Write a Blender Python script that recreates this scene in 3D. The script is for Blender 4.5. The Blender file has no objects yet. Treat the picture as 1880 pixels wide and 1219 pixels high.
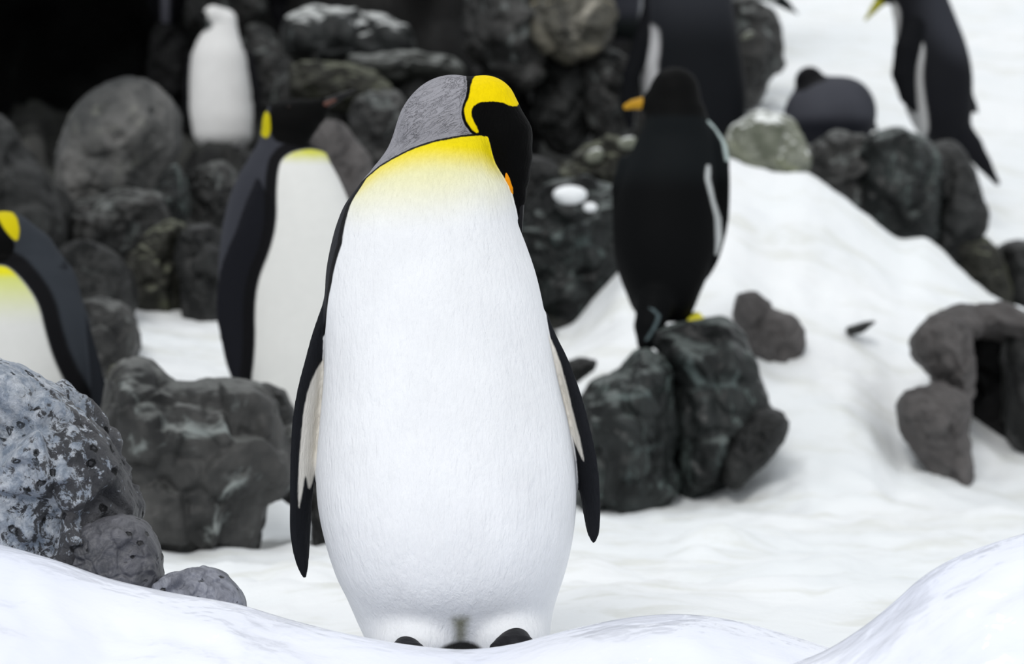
import bpy, math, random
import numpy as np
from mathutils import Vector

S = bpy.context.scene
COL = S.collection
# ------------------------------------------------------------------ camera
F = 6200.0            # focal length in photo pixels (1880 wide)
CX, CY, EYE = 940.0, 609.5, 0.47
cam = bpy.data.cameras.new('camera'); cam_o = bpy.data.objects.new('camera', cam); COL.objects.link(cam_o)
cam_o.location = (0, 0, EYE); cam_o.rotation_euler = (math.pi / 2, 0, 0)
cam.sensor_width = 36.0; cam.lens = F / 1880.0 * 36.0
cam.clip_start = .1; cam.clip_end = 200
cam.dof.use_dof = True; cam.dof.focus_distance = 4.93; cam.dof.aperture_fstop = 5.8
S.camera = cam_o
# ------------------------------------------------------------------ light
w = bpy.data.worlds.new('world'); S.world = w; w.use_nodes = True
bg = w.node_tree.nodes['Background']; bg.inputs[0].default_value = (.93, .965, 1, 1); bg.inputs[1].default_value = .80
sun = bpy.data.lights.new('sun', 'SUN'); sun.energy = 1.17; sun.angle = math.radians(20); sun.color = (1, .985, .96)
sun_o = bpy.data.objects.new('sun', sun); COL.objects.link(sun_o)
sun_o.rotation_euler = Vector((-.25, -.95, .85)).to_track_quat('Z', 'Y').to_euler()
lamp = bpy.data.lights.new('ceiling_floodlight', 'SUN'); lamp.energy = .30; lamp.angle = math.radians(5); lamp.color = (.97, .985, 1)
lamp_o = bpy.data.objects.new('ceiling_floodlight', lamp); COL.objects.link(lamp_o)
lamp_o.rotation_euler = Vector((-.25, .62, 1.0)).to_track_quat('Z', 'Y').to_euler()
S.view_settings.view_transform = 'Standard'; S.view_settings.look = 'None'
S.view_settings.exposure = 0.0; S.view_settings.gamma = 1.0; S.view_settings.use_curve_mapping = False
S.cycles.max_bounces = 6; S.cycles.diffuse_bounces = 3; S.cycles.glossy_bounces = 2

# ------------------------------------------------------------------ numpy helpers
def wx(px, Y): return (np.asarray(px, float) - CX) / F * Y
def wz(py, Y): return EYE - (np.asarray(py, float) - CY) / F * Y

_rng = np.random.RandomState(7)
_perm = np.concatenate([_rng.permutation(256)] * 3).astype(np.int64)
_g = _rng.normal(size=(256, 3)); _g /= np.linalg.norm(_g, axis=1)[:, None]
def perlin(P):
    P = np.asarray(P, float); i = np.floor(P).astype(np.int64); f = P - i; i &= 255
    u = f * f * f * (f * (f * 6 - 15) + 10); out = 0
    for a in (0, 1):
        for b in (0, 1):
            for c in (0, 1):
                h = _perm[_perm[_perm[i[:, 0] + a] + i[:, 1] + b] + i[:, 2] + c]
                d = _g[h]; v = d[:, 0] * (f[:, 0] - a) + d[:, 1] * (f[:, 1] - b) + d[:, 2] * (f[:, 2] - c)
                wgt = (u[:, 0] if a else 1 - u[:, 0]) * (u[:, 1] if b else 1 - u[:, 1]) * (u[:, 2] if c else 1 - u[:, 2])
                out = out + v * wgt
    return out * 1.6
def fbm(P, octv=4, lac=2.03, gain=.5):
    a = 1.0; s = 0; P = np.asarray(P, float)
    for o in range(octv):
        s = s + a * perlin(P + 13.7 * o); P = P * lac; a *= gain
    return s
def ridged(P, octv=3):
    a = 1.0; s = 0; P = np.asarray(P, float)
    for o in range(octv):
        s = s + a * (1 - 2 * np.abs(perlin(P + 5.3 * o))); P = P * 2.1; a *= .5
    return s
def worley(P):
    P = np.asarray(P, float); i0 = np.floor(P).astype(np.int64); best = np.full(len(P), 9.0); sec = np.full(len(P), 9.0)
    for a in (-1, 0, 1):
        for b in (-1, 0, 1):
            for c in (-1, 0, 1):
                i = i0 + (a, b, c); j = i & 255
                h = _perm[_perm[_perm[j[:, 0]] + j[:, 1]] + j[:, 2]]
                q = i + .5 + .45 * _g[h]
                d = np.linalg.norm(P - q, axis=1)
                sec = np.minimum(sec, np.maximum(d, best)); best = np.minimum(best, d)
    return best, sec

def facets(P):
    """cell distances and a tilted plane per cell: broken, angular stone"""
    P = np.asarray(P, float); i0 = np.floor(P).astype(np.int64); best = np.full(len(P), 9.0); sec = np.full(len(P), 9.0); val = np.zeros(len(P)); wsum = np.zeros(len(P))
    for a in (-1, 0, 1):
        for b in (-1, 0, 1):
            for c in (-1, 0, 1):
                i = i0 + (a, b, c); j = i & 255
                h = _perm[_perm[_perm[j[:, 0]] + j[:, 1]] + j[:, 2]]
                q = i + .5 + .45 * _g[h]; v = P - q
                d = np.linalg.norm(v, axis=1)
                pl = (v * _g[(h + 77) & 255]).sum(1) * .9 + _g[(h + 31) & 255, 0] * .8
                wg = np.exp(-16 * d * d); wsum += wg; val += wg * pl
                sec = np.minimum(sec, np.maximum(d, best)); best = np.minimum(best, d)
    return best, sec, val / wsum

def cubic(xs, ys, x):
    """smooth (Catmull-Rom / Hermite) interpolation, clamped at the ends"""
    xs = np.asarray(xs, float); ys = np.asarray(ys, float); x = np.clip(np.asarray(x, float), xs[0], xs[-1])
    m = np.gradient(ys, xs); k = np.clip(np.searchsorted(xs, x) - 1, 0, len(xs) - 2)
    h = xs[k + 1] - xs[k]; t = (x - xs[k]) / h
    return ((2*t**3 - 3*t**2 + 1) * ys[k] + (t**3 - 2*t**2 + t) * h * m[k] + (-2*t**3 + 3*t**2) * ys[k+1] + (t**3 - t**2) * h * m[k+1])

def chaikin(p, n=2, closed=True):
    p = np.asarray(p, float)
    for _ in range(n):
        q = np.roll(p, -1, 0)
        p = np.stack([.75 * p + .25 * q, .25 * p + .75 * q], 1).reshape(-1, 2)
    return p
def polysd(px, py, poly):
    """signed distance to a closed outline, negative inside"""
    poly = np.asarray(poly, float); sh = px.shape; x = px.ravel(); y = py.ravel()
    d = np.full(x.shape, 1e18); ins = np.zeros(x.shape, bool)
    for (ax, ay), (bx, by) in zip(poly, np.roll(poly, -1, 0)):
        ex, ey = bx - ax, by - ay; vx, vy = x - ax, y - ay
        t = np.clip((vx * ex + vy * ey) / max(ex * ex + ey * ey, 1e-12), 0, 1)
        d = np.minimum(d, (vx - ex * t) ** 2 + (vy - ey * t) ** 2)
        if ay != by:
            c = ((ay > y) != (by > y)) & (x < (bx - ax) * (y - ay) / (by - ay) + ax); ins ^= c
    d = np.sqrt(d); d[ins] *= -1
    return d.reshape(sh)

def nets(G, o, h):
    """surface nets: grid of signed distances -> vertices, quads"""
    Sg = G < 0; nx, ny, nz = G.shape
    cnt = np.zeros((nx-1, ny-1, nz-1), np.int8)
    for a in (0, 1):
        for b in (0, 1):
            for c in (0, 1): cnt += Sg[a:nx-1+a, b:ny-1+b, c:nz-1+c]
    I = np.argwhere((cnt > 0) & (cnt < 8)); ids = np.full(cnt.shape, -1, np.int64); ids[tuple(I.T)] = np.arange(len(I))
    acc = np.zeros((len(I), 3)); n = np.zeros(len(I))
    cs = [(a, b, c) for a in (0, 1) for b in (0, 1) for c in (0, 1)]
    for p in cs:
        for q in cs:
            if sum(q) - sum(p) == 1 and all(q[k] >= p[k] for k in range(3)):
                f0 = G[tuple((I + p).T)].astype(float); f1 = G[tuple((I + q).T)].astype(float)
                m = (f0 < 0) != (f1 < 0); t = np.where(m, f0 / np.where(m, f0 - f1, 1), 0)
                pos = np.array(p) + t[:, None] * (np.array(q) - np.array(p))
                acc[m] += pos[m]; n[m] += 1
    V = (I + acc / n[:, None]) * h + np.array(o)
    Q = []
    def edge(ax, offs):
        sl0 = [slice(1, -1)] * 3; sl1 = [slice(1, -1)] * 3
        sl0[ax] = slice(0, -1); sl1[ax] = slice(1, None)
        A = Sg[tuple(sl0)]; B = Sg[tuple(sl1)]
        E = np.argwhere(A != B)
        base = E + [0 if k == ax else 1 for k in range(3)]
        fl = A[tuple(E.T)]
        q = np.stack([ids[tuple((base + of).T)] for of in offs], 1)
        q[~fl] = q[~fl][:, ::-1]
        Q.append(q)
    edge(0, [(0,-1,-1), (0,0,-1), (0,0,0), (0,-1,0)])
    edge(1, [(-1,0,-1), (-1,0,0), (0,0,0), (0,0,-1)])
    edge(2, [(-1,-1,0), (0,-1,0), (0,0,0), (-1,0,0)])
    Q = np.concatenate(Q); Q = Q[(Q >= 0).all(1)]
    return V, Q

def make_mesh(name, V, Q, mat, origin=(0, 0, 0), attrs=None, smooth=True):
    me = bpy.data.meshes.new(name); V = np.asarray(V, np.float32) - np.asarray(origin, np.float32)
    Q = np.asarray(Q, np.int32); k = Q.shape[1]
    me.vertices.add(len(V)); me.vertices.foreach_set('co', V.ravel())
    me.loops.add(Q.size); me.loops.foreach_set('vertex_index', Q.ravel())
    me.polygons.add(len(Q)); me.polygons.foreach_set('loop_start', np.arange(0, Q.size, k, dtype=np.int32))
    me.polygons.foreach_set('use_smooth', np.full(len(Q), smooth))
    for a, v in (attrs or {}).items():
        at = me.attributes.new(a, 'FLOAT', 'POINT'); at.data.foreach_set('value', np.asarray(v, np.float32))
    me.update(calc_edges=True)
    if mat: me.materials.append(mat)
    return me
def normals(V, Q):
    N = np.zeros_like(V); a = V[Q[:, 2]] - V[Q[:, 0]]; b = V[Q[:, 3]] - V[Q[:, 1]]; n = np.cross(a, b)
    for k in range(4):
        for c in range(3): N[:, c] += np.bincount(Q[:, k], n[:, c], len(V))
    return N / np.maximum(np.linalg.norm(N, axis=1)[:, None], 1e-12)
def link(name, me, loc=(0, 0, 0), parent=None):
    o = bpy.data.objects.new(name, me); COL.objects.link(o); o.location = loc
    if parent: o.parent = parent
    return o
def tag(o, label=None, cat=None, group=None, kind=None):
    for k, v in (('label', label), ('category', cat), ('group', group), ('kind', kind)):
        if v: o[k] = v
    return o

# ------------------------------------------------------------------ materials
class NT:
    def __init__(s, name):
        s.m = bpy.data.materials.new(name); s.m.use_nodes = True; s.t = s.m.node_tree; s.n = s.t.nodes
        s.p = s.n['Principled BSDF']
        s.co = s.new('ShaderNodeTexCoord').outputs['Object']
    def new(s, ty, **kw):
        n = s.n.new(ty)
        for k, v in kw.items(): setattr(n, k, v)
        return n
    def put(s, sock, v):
        if isinstance(v, bpy.types.NodeSocket): s.t.links.new(v, sock)
        elif isinstance(v, tuple) and len(v) == 3 and sock.type == 'RGBA': sock.default_value = (*v, 1)
        else: sock.default_value = v
    def noise(s, scale, detail=4, rough=.55, dist=0, vec=None, stretch=None, out=0):
        v = vec or s.co
        if stretch:
            mp = s.new('ShaderNodeMapping'); s.put(mp.inputs[0], v); mp.inputs['Scale'].default_value = stretch; v = mp.outputs[0]
        n = s.new('ShaderNodeTexNoise'); s.put(n.inputs['Vector'], v); n.inputs['Scale'].default_value = scale
        n.inputs['Detail'].default_value = detail; n.inputs['Roughness'].default_value = rough; n.inputs['Distortion'].default_value = dist
        return n.outputs[out]
    def ramp(s, v, a, b, c=0.0, d=1.0, smooth=True):
        n = s.new('ShaderNodeMapRange'); n.interpolation_type = 'SMOOTHSTEP' if smooth else 'LINEAR'
        for k, x in enumerate((v, a, b, c, d)): s.put(n.inputs[k], x)
        return n.outputs[0]
    def math(s, op, a, b=0.0, c=0.0):
        n = s.new('ShaderNodeMath', operation=op)
        for k, x in enumerate((a, b, c)): s.put(n.inputs[k], x)
        return n.outputs[0]
    def mix(s, f, a, b, mode='MIX'):
        n = s.new('ShaderNodeMix', data_type='RGBA', blend_type=mode)
        s.put(n.inputs[0], f); s.put(n.inputs[6], a); s.put(n.inputs[7], b); return n.outputs[2]
    def bump(s, h, strength=.5, dist=.01, prev=None):
        n = s.new('ShaderNodeBump'); n.inputs['Strength'].default_value = strength; n.inputs['Distance'].default_value = dist
        s.put(n.inputs['Height'], h)
        if prev: s.put(n.inputs['Normal'], prev)
        return n.outputs[0]
    def sep_normal(s):
        g = s.new('ShaderNodeNewGeometry'); q = s.new('ShaderNodeSeparateXYZ'); s.put(q.inputs[0], g.outputs['Normal']); return q.outputs
    def set(s, **kw):
        for k, v in kw.items():
            s.put(s.p.inputs[k.replace('_', ' ')], v)
        return s.m

def mat_rock(name, dark=(.012, .013, .013), mid=(.045, .045, .044), pale=(.2, .22, .215), pale_amt=.5, scale=6.0, rough=.55, top=0.0, top_col=(.3, .3, .28), moss=None, bump=.6, drip=0.0, bd=.01, spec=.22):
    t = NT(name)
    n1 = t.noise(scale * .7, 5, .6, .6)
    c = t.mix(t.ramp(n1, .32, .68), dark, mid)
    n2 = t.noise(scale * 1.3, 6, .62, 1.5)
    c = t.mix(t.math('MULTIPLY', t.ramp(n2, .66 - .12 * pale_amt, .82 - .1 * pale_amt), pale_amt), c, pale)
    if drip:
        n3 = t.noise(scale * .8, 3, .5, 1.2, stretch=(2.2, 2.2, .45))
        band = t.math('ABSOLUTE', t.math('SUBTRACT', n3, .5))
        c = t.mix(t.math('MULTIPLY', t.ramp(band, .0, .018, 1.0, 0.0), t.math('MULTIPLY', t.ramp(n1, .42, .6), drip)), c, (.22, .29, .27))
    if moss:
        n4 = t.noise(scale * .6, 4, .6, .4)
        c = t.mix(t.ramp(n4, .5, .7, 0, .8), c, moss)
    if top:  # pale upward faces: highlights painted in
        nz = t.sep_normal()[2]
        f = t.math('MULTIPLY', t.ramp(t.math('ADD', nz, t.math('MULTIPLY', t.math('SUBTRACT', n2, .5), 1.2)), .55, .95), top)
        c = t.mix(f, c, top_col)
    b = t.bump(t.noise(scale * 3.5, 6, .65, .5), bump, bd)
    b = t.bump(t.noise(scale * 14, 4, .6), bump * .6, bd * .25, b)
    return t.set(Base_Color=c, Roughness=t.ramp(n2, .3, .7, rough - .12, rough + .15), Normal=b, Specular_IOR_Level=spec)

def mat_snow(name, col=(.86, .88, .9), stain=.0, far=True):
    t = NT(name)
    n = t.noise(.9, 4, .6, .6); n2 = t.noise(2.6, 6, .65, .8, stretch=(1, 2.2, 1))
    c = t.mix(t.ramp(n, .35, .65), col, tuple(x * y for x, y in zip(col, (.95, .965, .97))))
    if stain:
        c = t.mix(t.ramp(n2, .48, .68, 0, stain * 1.4), c, (.66, .665, .61))
        n3 = t.noise(7, 4, .7, .5, stretch=(1, 1.6, 1))
        c = t.mix(t.ramp(n3, .70, .78, 0, stain), c, (.42, .42, .28))
    b = t.bump(t.noise(5, 5, .6), .35, .04); b = t.bump(t.noise(60, 4, .6), .25, .004, b)
    return t.set(Base_Color=c, Roughness=.75, Normal=b, Specular_IOR_Level=.3)

def mat_ice():
    t = NT('wet_ice')
    n = t.noise(3.2, 3, .5, .4)
    c = t.mix(t.ramp(n, .3, .7), (.88, .90, .985), (.82, .85, .965))
    n2 = t.noise(9, 3, .5, .8)
    c = t.mix(t.ramp(n2, .58, .8, 0, .45), c, (.72, .76, .92))
    b = t.bump(t.noise(5, 3, .5, .5), .25, .03)
    h = t.noise(11, 2, .5, .5); b2 = t.bump(h, .5, .022, b); b2 = t.bump(t.noise(45, 2, .5, .4), .3, .006, b2)
    t.put(t.p.inputs['Coat Normal'], b2)
    return t.set(Base_Color=c, Roughness=.6, Normal=b, Coat_Weight=.6, Coat_Roughness=.05, Coat_IOR=1.33)

def mat_plain(name, col, rough=.5, bump=0.0, bs=60):
    t = NT(name)
    n = t.noise(bs, 3)
    c = t.mix(n, tuple(x * .85 for x in col), tuple(min(1, x * 1.1) for x in col))
    kw = dict(Specular_IOR_Level=.12, Base_Color=c, Roughness=rough)
    if bump: kw['Normal'] = t.bump(n, bump, .003)
    return t.set(**kw)

def mat_plumage(name, base, layers, px, feather=1.0, wrinkle=None, jitter=.25, rough=.65, spec=.05):
    """layers: (attribute, colour, softness px). attributes are signed distances in photo pixels, positive inside"""
    t = NT(name)
    fine = t.noise(150, 3, .6, .3, stretch=(1.4, 1.4, .42)) if feather >= 1 else t.noise(40, 3, .6)
    c = t.mix(t.ramp(t.noise(9, 3), .3, .7), base, tuple(x * .93 for x in base))
    c = t.mix(t.ramp(fine, .35, .7, 0, .12 if feather >= 1 else .04), c, tuple(x * .75 for x in base))
    jit = t.math('MULTIPLY', t.math('SUBTRACT', fine, .5), 9.0 * jitter)
    wr = None
    for an, col, soft in layers:
        a = t.new('ShaderNodeAttribute', attribute_name=an).outputs['Fac']
        if an == wrinkle: wr = a
        if col is None: continue
        v = t.math('ADD', a, t.math('MULTIPLY', jit, 1.0 if soft < 8 else 2.0))
        cc = t.mix(t.ramp(fine, .3, .7, 0, .25 if feather >= 1 else .08), col, tuple(x * .7 for x in col))
        c = t.mix(t.ramp(v, -soft, soft), c, cc)
    mid = t.noise(38, 4, .65, .5, stretch=(1.5, 1.5, .55))
    b = t.bump(mid, .5 * feather, .006) if feather >= 1 else None
    b = t.bump(fine, .5 * feather, .003, b)
    if wr is not None:
        mp = t.new('ShaderNodeMapping'); t.put(mp.inputs[0], t.co); mp.inputs['Rotation'].default_value = (0, .5, 0)
        amt = t.math('MULTIPLY', t.ramp(wr, 0, 6), t.ramp(t.noise(11, 2), .38, .58, .25, 1))
        wv = t.noise(42, 3, .55, 1.6, vec=mp.outputs[0], stretch=(.5, .8, 2.2)); rr = t.math('ABSOLUTE', t.math('SUBTRACT', wv, .5))
        b = t.bump(t.math('MULTIPLY', t.ramp(rr, 0, .045), amt), .8, .0035, b)
        fn = t.noise(95, 3, .6, 2.0, vec=mp.outputs[0], stretch=(.5, 1, 2.0)); b = t.bump(t.math('MULTIPLY', fn, t.ramp(wr, 0, 6)), .7, .004, b)
        c = t.mix(t.math('MULTIPLY', t.ramp(rr, 0, .02, .28, 0), amt), c, (.03, .03, .035))  # dark crease lines: shade in the wrinkles put into the colour
    t.set(Base_Color=c, Roughness=rough, Normal=b, Specular_IOR_Level=spec)
    return t.m

# ------------------------------------------------------------------ snow ground and ice ridge (setting)
def sm(a, b, x): t = np.clip((x - a) / (b - a), 0, 1); return t * t * (3 - 2 * t)
gcols = [  # photo column, then (distance, photo row or ('z', height))
    (-1500, [(4.6,'z',-.1),(6,'z',0),(8.2,'z',.0),(9.6,'z',.35),(12,'z',.7),(16,'z',1.2),(40,'z',3)]),
    (100,   [(4.6,'z',-.1),(6,'z',0),(7.6,'z',.0),(8.6,'z',.20),(9.6,'z',.40),(12,'z',.7),(16,'z',1.2),(40,'z',3)]),
    (240,   [(4.6,'z',-.1),(6,'z',0),(7.7,'z',.0),(8.4,700),(9.0,635),(9.9,565),(12,'z',.8),(16,'z',1.2),(40,'z',3)]),
    (420,   [(4.6,'z',-.1),(6,'z',0),(7.7,'z',.0),(8.1,'z',.17),(8.5,720),(9.9,575),(12,'z',.8),(16,'z',1.2),(40,'z',3)]),
    (600,   [(4.6,'z',-.1),(6,'z',0),(7.9,'z',.0),(8.5,'z',.12),(9.9,'z',.40),(12,'z',.8),(16,'z',1.2),(40,'z',3)]),
    (900,   [(4.6,'z',-.1),(6,'z',0),(8.8,'z',.0),(9.6,'z',.25),(10.5,'z',.5),(12,'z',.8),(16,'z',1.3),(40,'z',3)]),
    (1050,  [(4.6,'z',-.1),(6,'z',0),(8.9,'z',.0),(9.5,700),(10.2,620),(10.8,560),(12,'z',.8),(14,'z',1.0),(40,'z',3)]),
    (1140,  [(4.6,'z',-.1),(6,'z',0),(8.9,'z',.0),(9.5,720),(10.3,520),(11.0,400),(12.2,300),(14,'z',1.2),(40,'z',3)]),
    (1250,  [(4.6,'z',-.1),(6,'z',0),(8.9,'z',.0),(9.5,720),(10.3,480),(11.0,330),(12.2,292),(14,'z',1.3),(40,'z',3.4)]),
    (1335,  [(4.6,'z',-.1),(6,'z',0),(8.9,'z',.0),(9.5,720),(10.2,480),(11.0,290),(11.3,290),(12.2,292),(13,230),(16,140),(40,-300)]),
    (1420,  [(4.6,'z',-.1),(6,'z',0),(8.7,'z',.0),(9.4,760),(10.2,520),(11.0,322),(11.3,326),(12.0,'z',.85),(13,240),(16,110),(22,-60),(40,-400)]),
    (1480,  [(4.6,'z',-.1),(6,'z',0),(8.6,'z',.0),(9.4,760),(10.2,530),(11.0,323),(11.3,328),(12.0,'z',.8),(13,260),(16,110),(22,-60),(40,-400)]),
    (1560,  [(4.6,'z',-.1),(6,'z',0),(8.6,'z',.0),(9.4,770),(10.2,560),(11.0,371),(11.3,378),(12.0,'z',.75),(13,280),(16,110),(22,-60),(40,-400)]),
    (1600,  [(4.6,'z',-.1),(6,'z',0),(8.6,'z',.0),(9.4,790),(10.2,580),(11.0,398),(11.3,405),(12.0,'z',.7),(13,290),(16,110),(22,-60),(40,-400)]),
    (1650,  [(4.6,'z',-.1),(6,'z',0),(8.9,'z',.0),(9.35,860),(9.6,770),(10.2,600),(11.0,436),(11.3,444),(12.0,'z',.65),(13,310),(16,110),(22,-60),(40,-400)]),
    (1700,  [(4.6,'z',-.1),(6,'z',0),(8.9,'z',.0),(9.35,865),(9.6,770),(10.2,610),(11.0,437),(11.3,448),(12.0,'z',.6),(13,330),(16,120),(22,-60),(40,-400)]),
    (1760,  [(4.6,'z',-.1),(6,'z',0),(8.9,'z',.0),(9.35,868),(9.6,790),(10.2,620),(11.0,490),(11.3,500),(12.0,'z',.6),(12.8,420),(16,140),(22,-60),(40,-400)]),
    (1850,  [(4.6,'z',-.1),(6,'z',0),(9.0,'z',.0),(9.65,832),(10.0,760),(10.3,650),(11.0,562),(11.3,572),(11.8,'z',.5),(12.6,450),(16,150),(22,-60),(40,-400)]),
    (1960,  [(4.6,'z',-.1),(6,'z',0),(9.0,'z',.0),(9.65,832),(10.0,760),(10.3,650),(11.0,600),(11.3,612),(11.8,'z',.5),(12.6,460),(16,150),(22,-60),(40,-400)]),
    (3400,  [(4.6,'z',-.1),(6,'z',0),(9.0,'z',.0),(9.65,832),(10.0,760),(10.3,650),(11.0,600),(11.3,612),(11.8,'z',.5),(12.6,460),(16,150),(22,-60),(40,-400)]),
]
def blur(a, ax, n=1):
    for _ in range(n):
        p = np.pad(a, [(1, 1) if k == ax else (0, 0) for k in range(a.ndim)], mode='edge')
        a = (np.take(p, range(0, a.shape[ax]), ax) + 2 * np.take(p, range(1, a.shape[ax] + 1), ax) + np.take(p, range(2, a.shape[ax] + 2), ax)) / 4
    return a
Yg = np.concatenate([np.arange(4.6, 9, .05), np.arange(9, 13.5, .035), np.arange(13.5, 20, .1), np.arange(20, 40.1, .5)])
Ug = np.concatenate([np.arange(-1500, 0, 60), np.arange(0, 1960, 7), np.arange(1960, 3401, 60)]).astype(float)
prof = []
for c, pts in gcols:
    ys = [p[0] for p in pts]; zs = [p[2] if p[1] == 'z' else float(wz(p[1], p[0])) for p in pts]
    prof.append(np.interp(Yg, ys, zs))
prof = np.array(prof)
Zg = np.array([np.interp(Ug, [c[0] for c in gcols], prof[:, k]) for k in range(len(Yg))])   # [Y,U]
Zg = blur(Zg, 0, 5); Zg = blur(Zg, 1, 3)
Xg = (Ug[None, :] - CX) / F * Yg[:, None]
P = np.stack([Xg, np.broadcast_to(Yg[:, None], Xg.shape), 0 * Xg], -1).reshape(-1, 3)
Zg = Zg + (.030 * fbm(P * 2.4, 4) + .012 * fbm(P * (7, 11, 7), 3)).reshape(Zg.shape) * sm(5.0, 6.2, Yg)[:, None]
for bx, by, Yb, r, hh in ((1325, 0, 7.3, .10, .05), (1290, 0, 7.0, .05, .03), (1530, 0, 6.7, .06, .03), (1110, 0, 6.6, .12, .03), (560, 0, 6.5, .1, .03), (500, 0, 7.9, .07, .16)):
    Zg += hh * np.exp(-(((Xg - wx(bx, Yb)) / r) ** 2 + ((Yg[:, None] - Yb) / (r * 1.6)) ** 2))
def ground_z(px, Y):
    k = np.argmin(abs(Yg - Y)); return float(np.interp(px, Ug, Zg[k]))
ny, nx = Xg.shape
V = np.stack([Xg, np.broadcast_to(Yg[:, None], Xg.shape), Zg], -1).reshape(-1, 3)
idx = np.arange(ny * nx).reshape(ny, nx)
Q = np.stack([idx[:-1, :-1], idx[:-1, 1:], idx[1:, 1:], idx[1:, :-1]], -1).reshape(-1, 4)
M_SNOW = mat_snow('packed_snow', (.86, .875, .885), .42)
M_SNOW2 = mat_snow('clean_snow', (.87, .885, .9), 0)
tag(link('snow_ground', make_mesh('snow_ground', V, Q, M_SNOW)), kind='structure')

# foreground ridge of glazed ice
ridge_pts = [(-900,1060),(-300,975),(0,1000),(100,1028),(200,1062),(300,1085),(450,1113),(520,1134),(600,1155),(680,1172),(760,1185),(860,1192),(940,1183),(1000,1168),(1080,1148),(1170,1132),(1260,1128),(1330,1136),(1430,1160),(1520,1188),(1600,1215),(1900,1260),(2900,1240)]
hump_pts = [(-900,1500),(1300,1300),(1440,1225),(1520,1192),(1560,1168),(1610,1132),(1650,1098),(1690,1062),(1730,1036),(1770,1017),(1820,998),(1880,980),(2000,950),(2300,950),(2900,1100)]
def ridge_mesh(pts, Yc, name, a, b, seed):
    px = np.arange(-900, 2900, 9.0); ys = np.concatenate([np.arange(3.2, Yc - .5, .04), np.arange(Yc - .5, Yc + .35, .012)])
    r = cubic([p[0] for p in pts], [p[1] for p in pts], px)
    X = wx(px, Yc)[None, :] + 0 * ys[:, None]; zc = wz(r, Yc)[None, :]
    s = (Yc - ys)[:, None]; s = s + 0 * X
    drop = np.where(s > 0, a * (np.sqrt(s * s + b * b) - b), 1.1 * (np.sqrt(s * s + .0025) - .05))
    P = np.stack([X, ys[:, None] + 0 * X, 0 * X + seed], -1).reshape(-1, 3)
    nn = (.022 * fbm(P * (3, 3, 1), 3) + .006 * fbm(P * (9, 9, 1), 3)).reshape(X.shape) * sm(.02, .2, np.abs(s))
    Z = zc - drop + nn
    V = np.stack([X, ys[:, None] + 0 * X, Z], -1).reshape(-1, 3); i = np.arange(V.shape[0]).reshape(X.shape)
    Q = np.stack([i[:-1, :-1], i[:-1, 1:], i[1:, 1:], i[1:, :-1]], -1).reshape(-1, 4)
    tag(link(name, make_mesh(name, V, Q, M_ICE)), kind='structure')
M_ICE = mat_ice()
ridge_mesh(ridge_pts, 4.72, 'ice_ridge', .42, .14, 0)
ridge_mesh(hump_pts, 4.45, 'ice_hump', .5, .16, 4)

# ------------------------------------------------------------------ rocks
M_R = {
 'grey': mat_rock('grey_rock', (.016, .0165, .0165), (.078, .077, .074), (.30, .33, .32), .9, 4, .5, .35, (.24, .25, .24)),
 'dark': mat_rock('dark_rock', (.008, .0085, .0085), (.036, .037, .036), (.15, .17, .165), .4, 6, .5, .2, (.12, .12, .12)),
 'black': mat_rock('shaded_black_rock', (.001, .001, .0011), (.004, .004, .0045), (.02, .022, .023), .2, 5, .6),  # near-black: deep shade of hollow and recesses put into the colour
 'brown': mat_rock('brown_rock', (.065, .06, .059), (.135, .126, .124), (.25, .24, .235), .2, 5, .7),
 'olive': mat_rock('olive_rock', (.014, .014, .011), (.045, .045, .036), (.16, .17, .12), .5, 5, .6, .5, (.2, .21, .15), moss=(.10, .11, .06)),
 'wet': mat_rock('wet_green_rock', (.003, .0035, .0035), (.042, .048, .047), (.14, .18, .175), .7, 3.6, .4, .45, (.20, .23, .22), drip=.8),
 'pale': mat_rock('pale_rock', (.05, .052, .052), (.19, .186, .178), (.27, .275, .235), .7, 4, .7, bump=.5),
 'tan': mat_rock('tan_rock', (.05, .05, .045), (.16, .15, .12), (.50, .47, .40), 1.0, 4, .6, 1.0, (.50, .44, .30), moss=(.22, .20, .14)),
 'slab': mat_rock('slab_rock', (.012, .013, .012), (.04, .042, .038), (.12, .13, .12), .4, 6, .55, .8, (.22, .23, .22)),  # pale top: the lit upper edge is painted in
 'snowy': mat_rock('snowy_rock', (.10, .11, .08), (.3, .31, .26), (.6, .62, .58), .8, 5, .7, 1.0, (.8, .82, .8), moss=(.2, .22, .10)),
 'lit_top': mat_rock('lit_top_rock', (.012, .013, .013), (.04, .043, .043), (.2, .23, .23), .5, 6, .5, 1.0, (.66, .68, .67)),  # white top: light on the upper face painted in
}
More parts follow.
